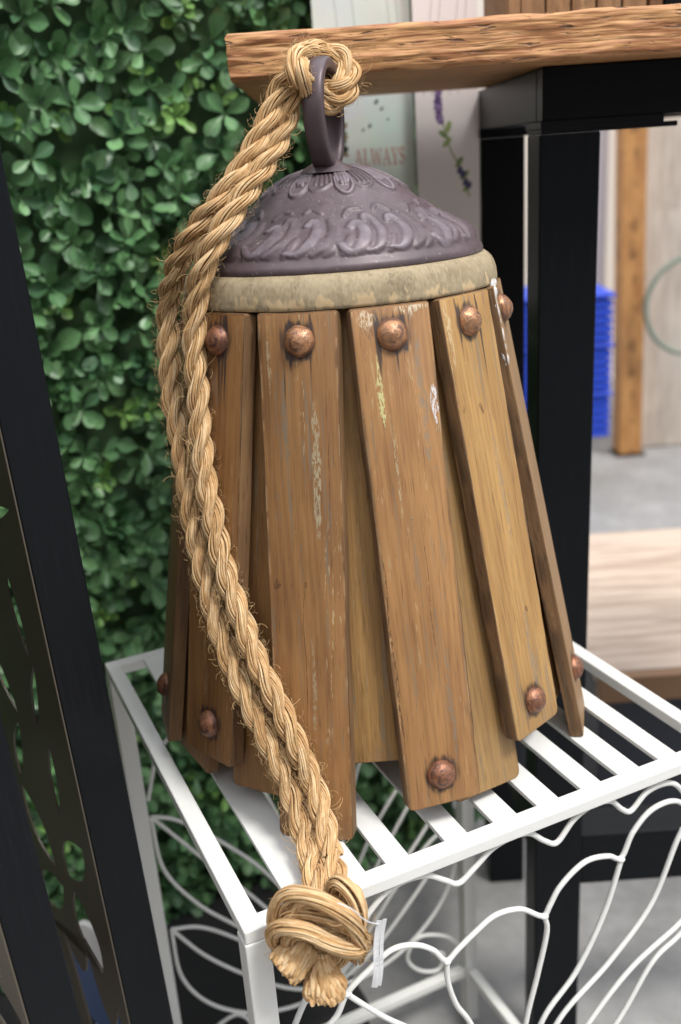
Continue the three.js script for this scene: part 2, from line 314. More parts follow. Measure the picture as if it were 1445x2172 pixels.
  part('cap', g, std({ vertexColors: true, roughness: 0.47, metalness: 0.15 }), bell, 'purple-brown metal cap embossed with shells and scrolls');
}
const bronze = std({ color: lin(0.085, 0.06, 0.066), roughness: 0.42, metalness: 0.3 });
{ // flat forged ring standing on the crown, seen nearly edge-on
  const c = V(0.0075, 1.1215, -0.7305), d = V(-0.26, 0, 0.965).normalize(), up = V(-0.01, 1, -0.02).normalize(), n = V().crossVectors(up, d).normalize();
  const N = 90, M = 20, pos = [], idx = [], p = (t) => { const s = Math.sin(t), k = Math.cos(t); return c.clone().addScaledVector(d, k * 0.0275 * (1 + 0.08 * s)).addScaledVector(up, s * 0.0335); };
  for (let i = 0; i < N; i++) {
    const t = (i / N) * 2 * Math.PI, q = p(t), tan = p(t + 0.01).sub(p(t - 0.01)).normalize(), out = V().crossVectors(n, tan).normalize();
    for (let j = 0; j < M; j++) {
      const a = (j / M) * 2 * Math.PI, ca = Math.cos(a), sa = Math.sin(a), e = 0.62;
      const x = Math.sign(ca) * Math.abs(ca) ** e * 0.0074, y = Math.sign(sa) * Math.abs(sa) ** e * 0.0042, k = 1 + 0.05 * noise(t * 3, a * 1.5);
      const r = bell.worldToLocal(q.clone().addScaledVector(n, x * k).addScaledVector(out, y * k)); pos.push(r.x, r.y, r.z);
    }
  }
  for (let i = 0; i < N; i++) for (let j = 0; j < M; j++) { const a = i * M + j, b = i * M + ((j + 1) % M), e = ((i + 1) % N) * M + j, f = ((i + 1) % N) * M + ((j + 1) % M); idx.push(a, e, b, b, e, f); }
  const g = new THREE.BufferGeometry(); g.setAttribute('position', new THREE.Float32BufferAttribute(pos, 3)); g.setIndex(idx); g.computeVertexNormals();
  const ring = part('ring', g, bronze, bell);
  const lc = toBell(0.007, 1.0885, -0.731);
  part('ring_foot', new THREE.LatheGeometry([[0, 0.006], [0.008, 0.0055], [0.011, 0.003], [0.016, 0.0005], [0.02, -0.003]].reverse().map((q) => new THREE.Vector2(...q)), 32).translate(lc.x, lc.y - 0.001, lc.z), bronze, ring);
}

/* ------------------------------------------------ the jute rope */
const jute = new THREE.MeshPhysicalMaterial({ vertexColors: true, roughness: 0.95, specularIntensity: 0.25 });
const straw = [0.545, 0.35, 0.172], strawDark = [0.41, 0.24, 0.105], strawPale = [0.66, 0.485, 0.285];
class Frames {                                   // evenly spaced points with parallel-transported frames
  constructor(pts, closed = false, step = 0.0022) {
    const c = curveOf(pts, closed); this.len = c.getLength(); this.n = Math.ceil(this.len / step); this.p = c.getSpacedPoints(this.n); this.N = []; this.B = []; this.T = [];
    let up = V(0.31, 0.2, 0.93);
    for (let i = 0; i <= this.n; i++) {
      const t = this.p[Math.min(this.n, i + 1)].clone().sub(this.p[Math.max(0, i - 1)]).normalize();
      const nn = up.clone().addScaledVector(t, -up.dot(t)).normalize(); up = nn; this.T.push(t); this.N.push(nn); this.B.push(V().crossVectors(t, nn));
    }
  }
}
function yarns(fr, o) {                          // o: off (strand offset), rs (strand radius), m yarns, phase, lay, twist, seed, ends
  const pos = [], col = [], idx = [], K = 6, R = rng(o.seed);
  for (let j = 0; j < o.m; j++) {
    const base = pos.length / 3, tone = R(), jr = 0.85 + 0.3 * R(), ph = (j / o.m) * 6.283 + (R() - 0.5) * 0.35, rr = o.rs * 0.66 * (0.92 + 0.16 * R());
    const yr = ((o.rs * 0.66 * Math.PI) / o.m) * 1.3 * jr;
    for (let i = 0; i <= fr.n; i++) {
      const s = (i / fr.n) * fr.len, a = o.phase + (s / o.lay) * 6.283, b = ph - (s / o.twist) * 6.283 + a, wob = noise(s * 60, j * 3.3 + o.seed, 1.7) * 0.18;
      const sw = o.swell ? 1 + o.swell(i / fr.n) : 1;
      const ox = (Math.cos(a) * o.off + Math.cos(b + wob) * rr) * sw, oy = (Math.sin(a) * o.off + Math.sin(b + wob) * rr) * sw;
      const c = fr.p[i].clone().addScaledVector(fr.N[i], ox).addScaledVector(fr.B[i], oy);
      const w = yr * (1 + 0.22 * noise(s * 130, j * 5.1, o.seed)) * (i === 0 || i === fr.n ? 0.4 : 1);
      const t = clamp(0.3 + tone * 0.45 + 0.9 * noise(s * 45, j * 2.7 + o.seed, 4.4) + 0.5 * noise(s * 240, j * 4, o.seed), 0, 1);
      let cc = t < 0.5 ? mix3(strawDark, straw, t * 2) : mix3(straw, strawPale, t * 2 - 1);
      for (let k = 0; k < K; k++) {
        const st = 1 + 0.34 * noise(s * 90 + k * 7.7, j * 5.3 + k * 3.1, o.seed + 0.6) + 0.2 * noise(s * 700, k * 9.1, j * 3.3);
        const q = (k / K) * 6.283; pos.push(c.x + (fr.N[i].x * Math.cos(q) + fr.B[i].x * Math.sin(q)) * w, c.y + (fr.N[i].y * Math.cos(q) + fr.B[i].y * Math.sin(q)) * w, c.z + (fr.N[i].z * Math.cos(q) + fr.B[i].z * Math.sin(q)) * w);
        col.push(cc[0] * st, cc[1] * st, cc[2] * st);
      }
    }
    for (let i = 0; i < fr.n; i++) for (let k = 0; k < K; k++) { const a = base + i * K + k, b = base + i * K + ((k + 1) % K); idx.push(a, b, a + K, a + K, b, b + K); }
  }
  const g = new THREE.BufferGeometry(); g.setAttribute('position', new THREE.Float32BufferAttribute(pos, 3)); g.setAttribute('color', new THREE.Float32BufferAttribute(col, 3));
  g.setIndex(idx); g.computeVertexNormals(); return g;
}
const rope = thing('jute_rope', 'doubled twisted jute rope tied through the bell ring with a fat end knot', 'rope');
const cordL = [[-0.0191, 1.1401, -0.708], [-0.0317, 1.1174, -0.7], [-0.0456, 1.0962, -0.69], [-0.0641, 1.0741, -0.678], [-0.0837, 1.0543, -0.68], [-0.1003, 1.0328, -0.69], [-0.1121, 1.006, -0.704], [-0.1152, 0.9768, -0.7], [-0.1158, 0.9471, -0.69], [-0.1109, 0.9181, -0.6716], [-0.1072, 0.8912, -0.6564], [-0.1042, 0.8606, -0.6431], [-0.0987, 0.8305, -0.6285], [-0.0924, 0.8002, -0.6149], [-0.0828, 0.7705, -0.6002], [-0.0714, 0.7439, -0.5869], [-0.0587, 0.717, -0.5743], [-0.0491, 0.6921, -0.5651], [-0.0408, 0.672, -0.547], [-0.0349, 0.662, -0.526]];
const cordR = [[-0.0099, 1.1384, -0.715], [-0.0212, 1.1139, -0.705], [-0.035, 1.0926, -0.69], [-0.05, 1.0733, -0.675], [-0.065, 1.0542, -0.664], [-0.0778, 1.0342, -0.6624], [-0.0862, 1.0098, -0.6652], [-0.0907, 0.9821, -0.6625], [-0.0907, 0.9548, -0.6544], [-0.0918, 0.9238, -0.6469], [-0.0907, 0.896, -0.6382], [-0.0864, 0.8658, -0.6262], [-0.0819, 0.8384, -0.6157], [-0.0741, 0.8115, -0.6038], [-0.0635, 0.7783, -0.5901], [-0.051, 0.7512, -0.5785], [-0.0402, 0.7232, -0.5686], [-0.0309, 0.6977, -0.5606], [-0.0244, 0.678, -0.541], [-0.0212, 0.665, -0.524]];
for (let i = 3; i < 19; i++) { const a = cordL[i], b = cordR[i], k = i < 5 ? 0.02 : 0.045; for (let c = 0; c < 3; c++) { const d = (b[c] - a[c]) * k; a[c] += d; b[c] -= d * 0.4; } }   // the two cords lie against each other
const turn = [[-0.0143, 1.151, -0.705], [-0.0099, 1.1631, -0.728], [0.0085, 1.1694, -0.76], [0.027, 1.1617, -0.756], [0.0315, 1.1473, -0.748], [0.026, 1.1328, -0.738], [0.0144, 1.1271, -0.735], [0.0015, 1.13, -0.728]];
const shrink = (l, n) => l.forEach((q, i) => { if (i < n) return; q[0] = 0.009 + (q[0] - 0.009) * 0.82; q[1] = 1.141 + (q[1] - 1.141) * 0.8; });
const wrap = [[-0.0043, 1.1366, -0.715], [-0.0114, 1.146, -0.697], [-0.0125, 1.1574, -0.708], [-0.002, 1.1648, -0.744], [0.0163, 1.1652, -0.762], [0.0261, 1.1502, -0.752], [0.0216, 1.1375, -0.737], [0.0091, 1.1353, -0.735]];
shrink(turn, 0); shrink(wrap, 0);
const knotA = [[-0.054, 0.6413, -0.474], [-0.0556, 0.6644, -0.471], [-0.0452, 0.6876, -0.465], [-0.0296, 0.6912, -0.458], [-0.0139, 0.6805, -0.456], [-0.0051, 0.6517, -0.468], [-0.0066, 0.6222, -0.485]];
const knotB = [[-0.0548, 0.6349, -0.476], [-0.0578, 0.6501, -0.47], [-0.0518, 0.6645, -0.462], [-0.0381, 0.6683, -0.455], [-0.0235, 0.6604, -0.453], [-0.0115, 0.6482, -0.462], [-0.0056, 0.6364, -0.482]];
const knotE = [[-0.0157, 0.6504, -0.48], [-0.0162, 0.6688, -0.484], [-0.0109, 0.6828, -0.479], [-0.0048, 0.6827, -0.471], [-0.0023, 0.6713, -0.468], [-0.0043, 0.6553, -0.468], [-0.0126, 0.6394, -0.47]];
const knotF = [[-0.043, 0.632, -0.477], [-0.0406, 0.6588, -0.473], [-0.0262, 0.6587, -0.47], [-0.0158, 0.6452, -0.47], [-0.0255, 0.6291, -0.474], [-0.0394, 0.6379, -0.472], [-0.0475, 0.6476, -0.474]];
const knotG = [[-0.0549, 0.6563, -0.473], [-0.0464, 0.6709, -0.466], [-0.0281, 0.6693, -0.462], [-0.0119, 0.6597, -0.463], [-0.0034, 0.6389, -0.475]];
const knotC = [[-0.0349, 0.662, -0.526], [-0.0315, 0.6605, -0.5], [-0.0271, 0.6458, -0.484], [-0.0282, 0.6358, -0.48], [-0.0373, 0.637, -0.476]];
const knotD = [[-0.0212, 0.665, -0.524], [-0.0186, 0.662, -0.503], [-0.0183, 0.6459, -0.485], [-0.0225, 0.6325, -0.479], [-0.029, 0.628, -0.475]];
const fuzzAlong = [];
{
  const main = [...cordL.slice().reverse(), ...turn, ...cordR];
  const fm = new Frames(main); fuzzAlong.push([fm, 0.0098, 6500]);
  for (let k = 0; k < 3; k++) part('strand', yarns(fm, { off: 0.0043, rs: 0.0053, m: 19, phase: (k / 3) * 6.283, lay: 0.062, twist: 0.042, seed: 11 + k }), jute, rope);
  const fw = new Frames(wrap, true); fuzzAlong.push([fw, 0.009, 300]);
  part('hitch', mergeGeometries([0, 1, 2].map((k) => yarns(fw, { off: 0.0043, rs: 0.0053, m: 19, phase: (k / 3) * 6.283, lay: fw.len / 2, twist: fw.len / 3, seed: 31 + k }))), jute, rope);
  const kn = [];
  const tight = (l) => l.map(([x, y, z]) => [-0.0285 + (x + 0.0285) * 0.88, 0.6605 + (y - 0.6605) * 0.9, -0.474 + (z + 0.474) * 0.85]);
  for (const [pts, seed] of [[knotA, 41], [knotB, 45], [knotE, 47], [knotF, 49], [knotG, 65]]) {
    const f = new Frames(tight(pts), false, 0.0014); fuzzAlong.push([f, 0.0105, 260]);
    for (let k = 0; k < 2; k++) kn.push(yarns(f, { off: 0.005, rs: 0.0064, m: 24, phase: 0.6 + k * 3.1416, lay: 0.5, twist: 0.16, seed: seed + k }));
  }
  for (const [pts, seed] of [[knotC, 51], [knotD, 55]]) {
    const f = new Frames(pts, false, 0.0018);
    for (let k = 0; k < 3; k++) kn.push(yarns(f, { off: 0.0043, rs: 0.0053, m: 19, phase: (k / 3) * 6.283, lay: 0.062, twist: 0.042, seed: seed + k }));
  }
  part('knot', mergeGeometries(kn), jute, rope, 'fat overhand knot at the lower end of the rope');
  // two frayed ends, each a brush of loose fibres
  function brush(a, b, r0, r1, n, seed, bend) {
    const R = rng(seed), A = V(...a), B = V(...b), t = B.clone().sub(A).normalize(), nx = V(0, 0, 1).addScaledVector(t, -t.z).normalize(), ny = V().crossVectors(t, nx), L = A.distanceTo(B), out = [];
    for (let i = 0; i < n; i++) {
      const q = Math.sqrt(R()), w = R() * 6.283, l = L * (0.8 + 0.3 * R()), e = r0 + (r1 - r0) * 0.45;
      const p = (rad, s, k) => A.clone().addScaledVector(t, s).addScaledVector(nx, Math.cos(w) * q * rad * 0.8 + k * (R() - 0.5)).addScaledVector(ny, Math.sin(w) * q * rad + k * (R() - 0.5)).toArray();
      const f = new Frames([p(r0, 0, 0), p(e, l * 0.45, 0.001), p(r1, l * 0.85, bend), p(r1 * 1.06, l, bend)], false, 0.003);
      out.push(yarns(f, { off: 0, rs: 0.0013, m: 2, phase: R() * 6, lay: 1, twist: 0.02, seed: seed + i }));
    }
    return mergeGeometries(out);
  }
  part('frayed_end', brush([-0.0372, 0.6449, -0.472], [-0.0535, 0.6348, -0.463], 0.0075, 0.0108, 230, 61, 0.0016), jute, rope);
  part('frayed_end', brush([-0.0284, 0.6374, -0.472], [-0.0305, 0.612, -0.4625], 0.0048, 0.0118, 220, 63, 0.0022), jute, rope);
  // stray hairs
  const hair = (() => { const g = new THREE.TubeGeometry(curveOf([[0, 0, 0], [0.0012, 0.003, 0], [0.0036, 0.0054, 0.0006], [0.007, 0.0062, 0.0016]]), 6, 0.00017, 3); return g; })();
  const total = fuzzAlong.reduce((s, q) => s + q[2], 0), im = new THREE.InstancedMesh(hair, std({ color: lin(0.6, 0.4, 0.19), roughness: 0.9 }), total), R = rng(99), M = new THREE.Matrix4(), Q = new THREE.Quaternion(), E = new THREE.Euler();
  let n = 0;
  for (const [f, r, c] of fuzzAlong) for (let i = 0; i < c; i++) {
    const k = Math.floor(R() * f.n), a = R() * 6.283, dir = f.N[k].clone().multiplyScalar(Math.cos(a)).addScaledVector(f.B[k], Math.sin(a));
    const p = f.p[k].clone().addScaledVector(dir, r * 0.93), y = dir, x = f.T[k].clone().multiplyScalar(R() < 0.5 ? -1 : 1), z = V().crossVectors(x, y);
    M.makeBasis(x, y, z); Q.setFromRotationMatrix(M).multiply(new THREE.Quaternion().setFromEuler(E.set(R() * 2 - 1, R() * 2 - 1, R() * 1.4 - 0.9)));
    const s = 0.2 + R() * R() * R() * 1.15; M.compose(p, Q, V(s, s, s)); im.setMatrixAt(n++, M);
  }
  im.name = 'loose_fibre'; im.userData.kind = 'stuff'; shadows(im); rope.add(im);
}

/* ------------------------------------------------ price tag on the knot */
{
  const t = thing('price_tag', 'small folded white paper tag hanging on a thread from the rope knot', 'price tag');
  const pt = tex(128, 512, (u, v) => {
    let c = 0.62 + 0.1 * fbm(u * 3, v * 9, 2);
    if (u > 0.3 && u < 0.85 && v > 0.25 && v < 0.8) { const bar = Math.sin(Math.floor(v * 90) * 12.9898) * 43758.5453; if (bar - Math.floor(bar) > 0.72) c *= 0.75; }
    return [c, c, c * 1.01];
  });
  const pm = std({ map: pt, roughness: 0.7 });
  const sheet = (a, b, c, d) => {                // bent strip of paper between two edges a-b and c-d
    const g = new THREE.BoxGeometry(1, 1, 1, 6, 10, 1), p = g.attributes.position;
    for (let i = 0; i < p.count; i++) {
      const u = p.getX(i) + 0.5, v = p.getY(i) + 0.5, w = p.getZ(i);
      const q = V(...a).lerp(V(...b), u).lerp(V(...c).lerp(V(...d), u), 1 - v);
      q.z += w * 0.0003 + 0.0012 * Math.sin(v * 5 + u); q.x += 0.0005 * Math.sin(v * 7); p.setXYZ(i, q.x, q.y, q.z);
    }
    g.computeVertexNormals(); return g;
  };
  part('paper', sheet([0.0046, 0.6632, -0.4661], [0.0084, 0.6612, -0.4687], [-0.001, 0.6142, -0.4646], [0.0028, 0.612, -0.4672]), pm, t);
  part('paper', sheet([0.0085, 0.6612, -0.4691], [0.011, 0.6592, -0.472], [0.0029, 0.612, -0.4676], [0.0052, 0.6102, -0.4702]), pm, t);
  part('thread', tube([[-0.0167, 0.7008, -0.4425], [-0.0092, 0.6937, -0.445], [-0.002, 0.678, -0.4525], [0.0037, 0.665, -0.463], [0.0062, 0.6605, -0.4672]], 0.0004, 30, 5), std({ color: lin(0.75, 0.75, 0.75), roughness: 0.5 }), t);
}

/* ------------------------------------------------ white wire plant stand */
const white = std({ color: lin(0.74, 0.74, 0.71), roughness: 0.38, bumpMap: tex(256, 256, (u, v) => 0.5 + fbm(u * 20, v * 20, 2) * 0.6, false), bumpScale: 0.0003 });
{
  const W = 0.4023, D = 0.396, T = 0.65, RW = 0.0135, RH = 0.0102, LW = 0.0168;
  const st = thing('plant_stand', 'white painted metal plant stand with slatted top and fan-shaped wire sides', 'plant stand', [-0.0769, 0, -0.4781], 0.41649);
  const B = (n, x0, x1, y0, y1, d0, d1, r = 0.0014) => part(n, metricUV(box(x0, x1, y0, y1, -d1, -d0, r), 4), white, st);
  B('rail', 0, W, T - RH, T, 0, RW); B('rail', 0, W, T - RH, T, D - RW, D);
  B('rail', 0, RW, T - RH - 0.0002, T - 0.0003, RW - 0.0005, D - RW + 0.0005); B('rail', W - RW, W, T - RH - 0.0002, T - 0.0003, RW - 0.0005, D - RW + 0.0005);
  for (const [a, b] of [[0.035, 0.061], [0.0735, 0.0904], [0.1056, 0.1233], [0.1515, 0.1697], [0.1911, 0.2109], [0.2283, 0.2472], [0.2672, 0.2855], [0.3015, 0.3213], [0.3401, 0.3575]]) B('slat', a, b, T - 0.0045, T - 0.0006, RW - 0.003, D - RW + 0.003, 0.0008);
  for (const [x, d] of [[0, 0], [W - LW, 0], [0, D - LW], [W - LW, D - LW]]) B('leg', x + (x ? 0.0006 : -0.0006), x + LW + (x ? 0.0006 : -0.0006), 0.0, T - RH, d + (d ? 0.0006 : -0.0006), d + LW + (d ? 0.0006 : -0.0006));
  const LY = 0.078;
  for (const d of [0.002, D - 0.014]) B('lower_rail', LW, W - LW, LY, LY + 0.012, d, d + 0.012);
  for (const x of [0.002, W - 0.014]) B('lower_rail', x, x + 0.012, LY, LY + 0.012, LW, D - LW);
  // wire fans: u along the side (fraction of W), v down from the top (fraction of W)
  const wr = 0.0021;
  const wire = (pts, d, r = wr) => part('wire', tube(pts.map(([u, v]) => [u * W, T - v * W, -d]), r, pts.length * 9, 8), white, st);
  const F = 0.0062, bead = new THREE.SphereGeometry(0.0031, 10, 8);
  for (const [u, v] of [[0.168, 0.221], [0.363, 0.245], [0.573, 0.239], [0.749, 0.182], [0.498, 0.03], [0.676, 0.029]]) { const b = part('weld', bead, white, st); b.position.set(u * W, T - v * W, -F); b.scale.set(1.1, 0.8, 0.9); }
  // front side: two scalloped rims and the ribs that gather at the foot of the fan
  wire([[0.05, 0.28], [0.09, 0.2], [0.13, 0.14], [0.17, 0.115], [0.195, 0.095], [0.219, 0.069], [0.251, 0.043], [0.285, 0.034], [0.329, 0.041], [0.364, 0.066], [0.39, 0.084], [0.423, 0.065], [0.46, 0.039], [0.498, 0.031], [0.537, 0.037], [0.571, 0.067], [0.596, 0.082], [0.636, 0.045], [0.676, 0.03], [0.718, 0.037], [0.746, 0.066], [0.765, 0.078], [0.804, 0.049], [0.848, 0.046], [0.873, 0.057], [0.905, 0.1], [0.95, 0.19]], F);
  wire([[0.045, 0.37], [0.075, 0.315], [0.11, 0.285], [0.145, 0.26], [0.168, 0.22], [0.212, 0.19], [0.257, 0.168], [0.301, 0.179], [0.336, 0.207], [0.363, 0.244], [0.385, 0.23], [0.42, 0.209], [0.464, 0.189], [0.518, 0.198], [0.573, 0.238], [0.585, 0.22], [0.608, 0.186], [0.665, 0.153], [0.72, 0.163], [0.748, 0.18], [0.776, 0.13], [0.818, 0.096], [0.876, 0.097], [0.93, 0.15], [0.955, 0.2]], F + 0.0004);
  for (const r of [
    [[0.168, 0.222], [0.185, 0.245], [0.237, 0.311], [0.33, 0.41], [0.42, 0.52], [0.49, 0.68], [0.5, 0.84]],
    [[0.363, 0.246], [0.362, 0.281], [0.379, 0.353], [0.402, 0.4], [0.45, 0.53], [0.49, 0.7], [0.5, 0.84]],
    [[0.573, 0.24], [0.579, 0.267], [0.559, 0.368], [0.534, 0.468], [0.512, 0.62], [0.5, 0.84]],
    [[0.749, 0.184], [0.714, 0.292], [0.647, 0.412], [0.573, 0.489], [0.53, 0.62], [0.503, 0.84]],
    [[0.9, 0.17], [0.886, 0.197], [0.829, 0.327], [0.731, 0.424], [0.611, 0.512], [0.545, 0.64], [0.505, 0.84]],
    [[0.955, 0.38], [0.903, 0.413], [0.791, 0.466], [0.691, 0.553], [0.58, 0.69], [0.508, 0.84]],
    [[0.955, 0.41], [0.905, 0.444], [0.85, 0.472], [0.762, 0.591], [0.62, 0.74], [0.51, 0.84]],
    [[0.045, 0.4], [0.1, 0.43], [0.21, 0.48], [0.32, 0.57], [0.43, 0.7], [0.495, 0.84]],
  ]) wire(r, F);
  // back side, seen through the top: leaf-shaped loops spreading from the legs to the foot of the fan
  const G = D - 0.0075;
  const mir = (l) => l.map(([u, v]) => [1 - u, v]);
  for (const s of [(l) => l, mir]) {
    for (const l of [
      [[0.048, 0.452], [0.105, 0.481], [0.252, 0.636], [0.34, 0.758], [0.42, 0.93], [0.48, 1.2]],
      [[0.048, 0.452], [0.1, 0.53], [0.173, 0.642], [0.3, 0.83], [0.41, 1.02], [0.478, 1.21]],
      [[0.048, 0.452], [0.061, 0.625], [0.138, 0.773], [0.219, 0.873], [0.35, 1.02], [0.475, 1.22]],
      [[0.055, 0.821], [0.128, 0.846], [0.244, 0.949], [0.36, 1.09], [0.475, 1.235]],
      [[0.055, 0.821], [0.136, 0.95], [0.241, 1.07], [0.36, 1.18], [0.473, 1.245]],
      [[0.055, 0.821], [0.065, 0.996], [0.13, 1.121], [0.25, 1.22], [0.38, 1.26], [0.472, 1.255]],
      [[0.2, 0.2], [0.28, 0.32], [0.36, 0.5], [0.43, 0.75], [0.487, 1.19]],
      [[0.38, 0.12], [0.43, 0.3], [0.47, 0.6], [0.492, 1.18]],
      [[0.053, 1.3], [0.1, 1.24], [0.2, 1.2], [0.24, 1.26], [0.2, 1.33], [0.13, 1.36], [0.11, 1.31], [0.15, 1.28]],
    ]) wire(s(l), G);
  }
  wire([[0.048, 0.4], [0.1, 0.26], [0.2, 0.2], [0.29, 0.13], [0.38, 0.12], [0.45, 0.06], [0.5, 0.05], [0.55, 0.06], [0.62, 0.12], [0.71, 0.13], [0.8, 0.2], [0.9, 0.26], [0.952, 0.4]], G - 0.0003);
}

/* ------------------------------------------------ table: rough slab on a black steel frame */
const blackTex = tex(512, 512, (u, v) => {
  const d = sst(noise(u * 190, v * 190, 4.2), 0.66, 0.78) * sst(noise(u * 9, v * 9, 2.2), -0.1, 0.4), l = sst(fbm(u * 5, v * 5, 7.1), 0.0, 0.5) * 0.004, sc = sst(Math.abs(noise(u * 14 + v * 5, v * 26, 9.3)), 0.012, 0.003) * sst(noise(u * 7, v * 7, 12), 0.35, 0.5) * 0.03;
  return [0.0065 + l + d * 0.1 + sc, 0.0075 + l + d * 0.1 + sc, 0.0095 + l + d * 0.1 + sc];
});
blackTex.repeat.set(3, 3);
const black = new THREE.MeshPhysicalMaterial({ map: blackTex, roughness: 0.34, specularIntensity: 0.25 });
{
  const t = thing('console_table', 'table with rough reddish wooden slab top on a black square steel frame', 'table');
  const x0 = -0.0635, x1 = 0.95, zf = -0.83, zb = -1.21, y0 = 1.1534, y1 = 1.187;
  const g = new THREE.BoxGeometry(x1 - x0, y1 - y0, zf - zb, 420, 30, 24); g.translate((x0 + x1) / 2, (y0 + y1) / 2, (zf + zb) / 2);
  const p = g.attributes.position, nn = g.attributes.normal, uv = g.attributes.uv;
  for (let i = 0; i < p.count; i++) {
    let x = p.getX(i), y = p.getY(i), z = p.getZ(i); const front = nn.getZ(i) > 0.5;
    // softened, uneven arrises and a hewn front face
    const dy = Math.min(y - y0, y1 - y), dz = zf - z, dx = x - x0, r = 0.004;
    const rough = (fbm(x * 22, y * 90, 3.7, 4) * 0.0028 + Math.max(0, noise(x * 34, y * 150, 9)) * 0.0012);
    uv.setXY(i, front ? y * 1 : nn.getY(i) ? z : y, x);
    const nearF = sst(dz, 0.006, 0), nearL = sst(dx, 0.006, 0);
    z += nearF * (rough - 0.001 - (dy < r ? 0.0022 * (1 - dy / r) ** 2 : 0));
    x += nearL * (0.003 * fbm(y * 120, z * 60, 1) + (dy < r ? 0.002 * (1 - dy / r) ** 2 : 0));
    y += (dz < r ? 0.0012 * noise(x * 30, 5, y * 200) : 0);
    p.setXYZ(i, x, y, z);
  }
  g.computeVertexNormals();
  const mk = (seed) => tex(512, 1024, (u, v) => {
    // u across the board in 0.09 m, v along it in 0.35 m
    const w = fbm(u * 3, v * 3, seed) * 0.5, l = fbm(u * 26 + w * 6, v * 5, seed + 1, 4), k = fbm(u * 60, v * 16, seed + 2, 3);
    let c = mix3([0.56, 0.29, 0.115], [0.33, 0.13, 0.048], sst(l + k * 0.5, -0.28, 0.34));
    c = mix3(c, [0.64, 0.38, 0.18], sst(fbm(u * 18, v * 4, seed + 4, 3) + 0.2 * k, 0.14, 0.36) * 0.65);
    c = mix3(c, [0.05, 0.018, 0.01], sst(fbm(u * 38 + w * 9, v * 12, seed + 6, 4), 0.24, 0.36) * 0.8);
    return mix3(c, [0.03, 0.012, 0.008], sst(noise(u * 60, v * 90, seed + 8), 0.6, 0.7) * 0.8);
  });
  const slabMap = mk(3.1); slabMap.repeat.set(1 / 0.09, 1 / 0.35);
  const slabBump = tex(512, 1024, (u, v) => 0.6 + fbm(u * 26, v * 6, 4.1, 4) * 0.5 - 0.6 * sst(fbm(u * 38 + fbm(u * 3, v * 3, 3.1) * 4.5, v * 12, 9.1, 4), 0.22, 0.34), false); slabBump.repeat.copy(slabMap.repeat);
  part('slab', g, std({ map: slabMap, roughness: 0.62, bumpMap: slabBump, bumpScale: 0.0022 }), t);
  part('apron', box(0.1957, 0.93, 1.1095, 1.1528, -0.925, -0.9, 0.0015), black, t);
  part('apron', box(0.1957, 0.2205, 1.1095, 1.1528, -1.2935, -0.9262, 0.0015), black, t);
  part('apron', box(0.222, 0.93, 1.1095, 1.1528, -1.2935, -1.2685, 0.0015), black, t);
  part('flange', box(0.194, 0.3, 1.1035, 1.1102, -0.965, -0.898, 0.001), black, t);
  part('flange', box(0.1945, 0.312, 1.0994, 1.1037, -0.96, -0.8985, 0.001), black, t);
  part('flange', box(0.194, 0.26, 1.0994, 1.1102, -1.296, -1.235, 0.001), black, t);
  for (const [x, z] of [[0.1932, -0.953], [0.196, -1.293], [0.88, -0.953], [0.88, -1.293]]) part('leg', box(x, x + 0.053, 0, 1.0993, z, z + 0.053, 0.0018), black, t);
  part('foot_rail', box(0.2465, 0.8795, 0.289, 0.357, -0.95, -0.903, 0.0015), black, t);
  part('foot_rail', box(0.199, 0.243, 0.289, 0.357, -1.2395, -0.9535, 0.0015), black, t);
}
/* things standing on the slab */
{
  const c = thing('slatted_crate', 'small brown slatted wooden crate standing on the slab table', 'crate', [0.255, 1.188, -1.03]);
  const m = [0, 1, 2].map((i) => std({ map: woodTex(41 + i, [0.3, 0.18, 0.09], [0.15, 0.075, 0.03], { worn: 0.5, flecks: 0.2 }), roughness: 0.7 }));
  const lo = -0.058, w = 0.0215;
  for (let i = 0; i < 5; i++) { const x = lo + i * 0.0235; part('slat', metricUV(box(x, x + w, 0.004, 0.16, 0.02, 0.03), 8), m[i % 3], c); part('slat', metricUV(box(x, x + w, 0.004, 0.16, -0.11, -0.1), 8), m[(i + 1) % 3], c); }
  part('end_board', metricUV(box(0.0605, 0.0725, 0, 0.16, -0.11, 0.03), 8), std({ map: woodTex(45, [0.16, 0.075, 0.03], [0.08, 0.035, 0.012]), roughness: 0.7 }), c);
  part('end_board', metricUV(box(-0.07, -0.0585, 0, 0.16, -0.11, 0.03), 8), m[0], c);
  part('base_board', box(-0.058, 0.06, 0, 0.0036, -0.099, 0.019), m[1], c);
  const b = thing('black_box', 'plain black box with lid standing right of the slatted crate', 'box', [0.41, 1.188, -1.03]);
  part('body', box(-0.078, 0.1, 0, 0.12, -0.1, 0.02, 0.002), black, b);
  part('lid', box(-0.08, 0.102, 0.1205, 0.15, -0.102, 0.022, 0.002), black, b);
}

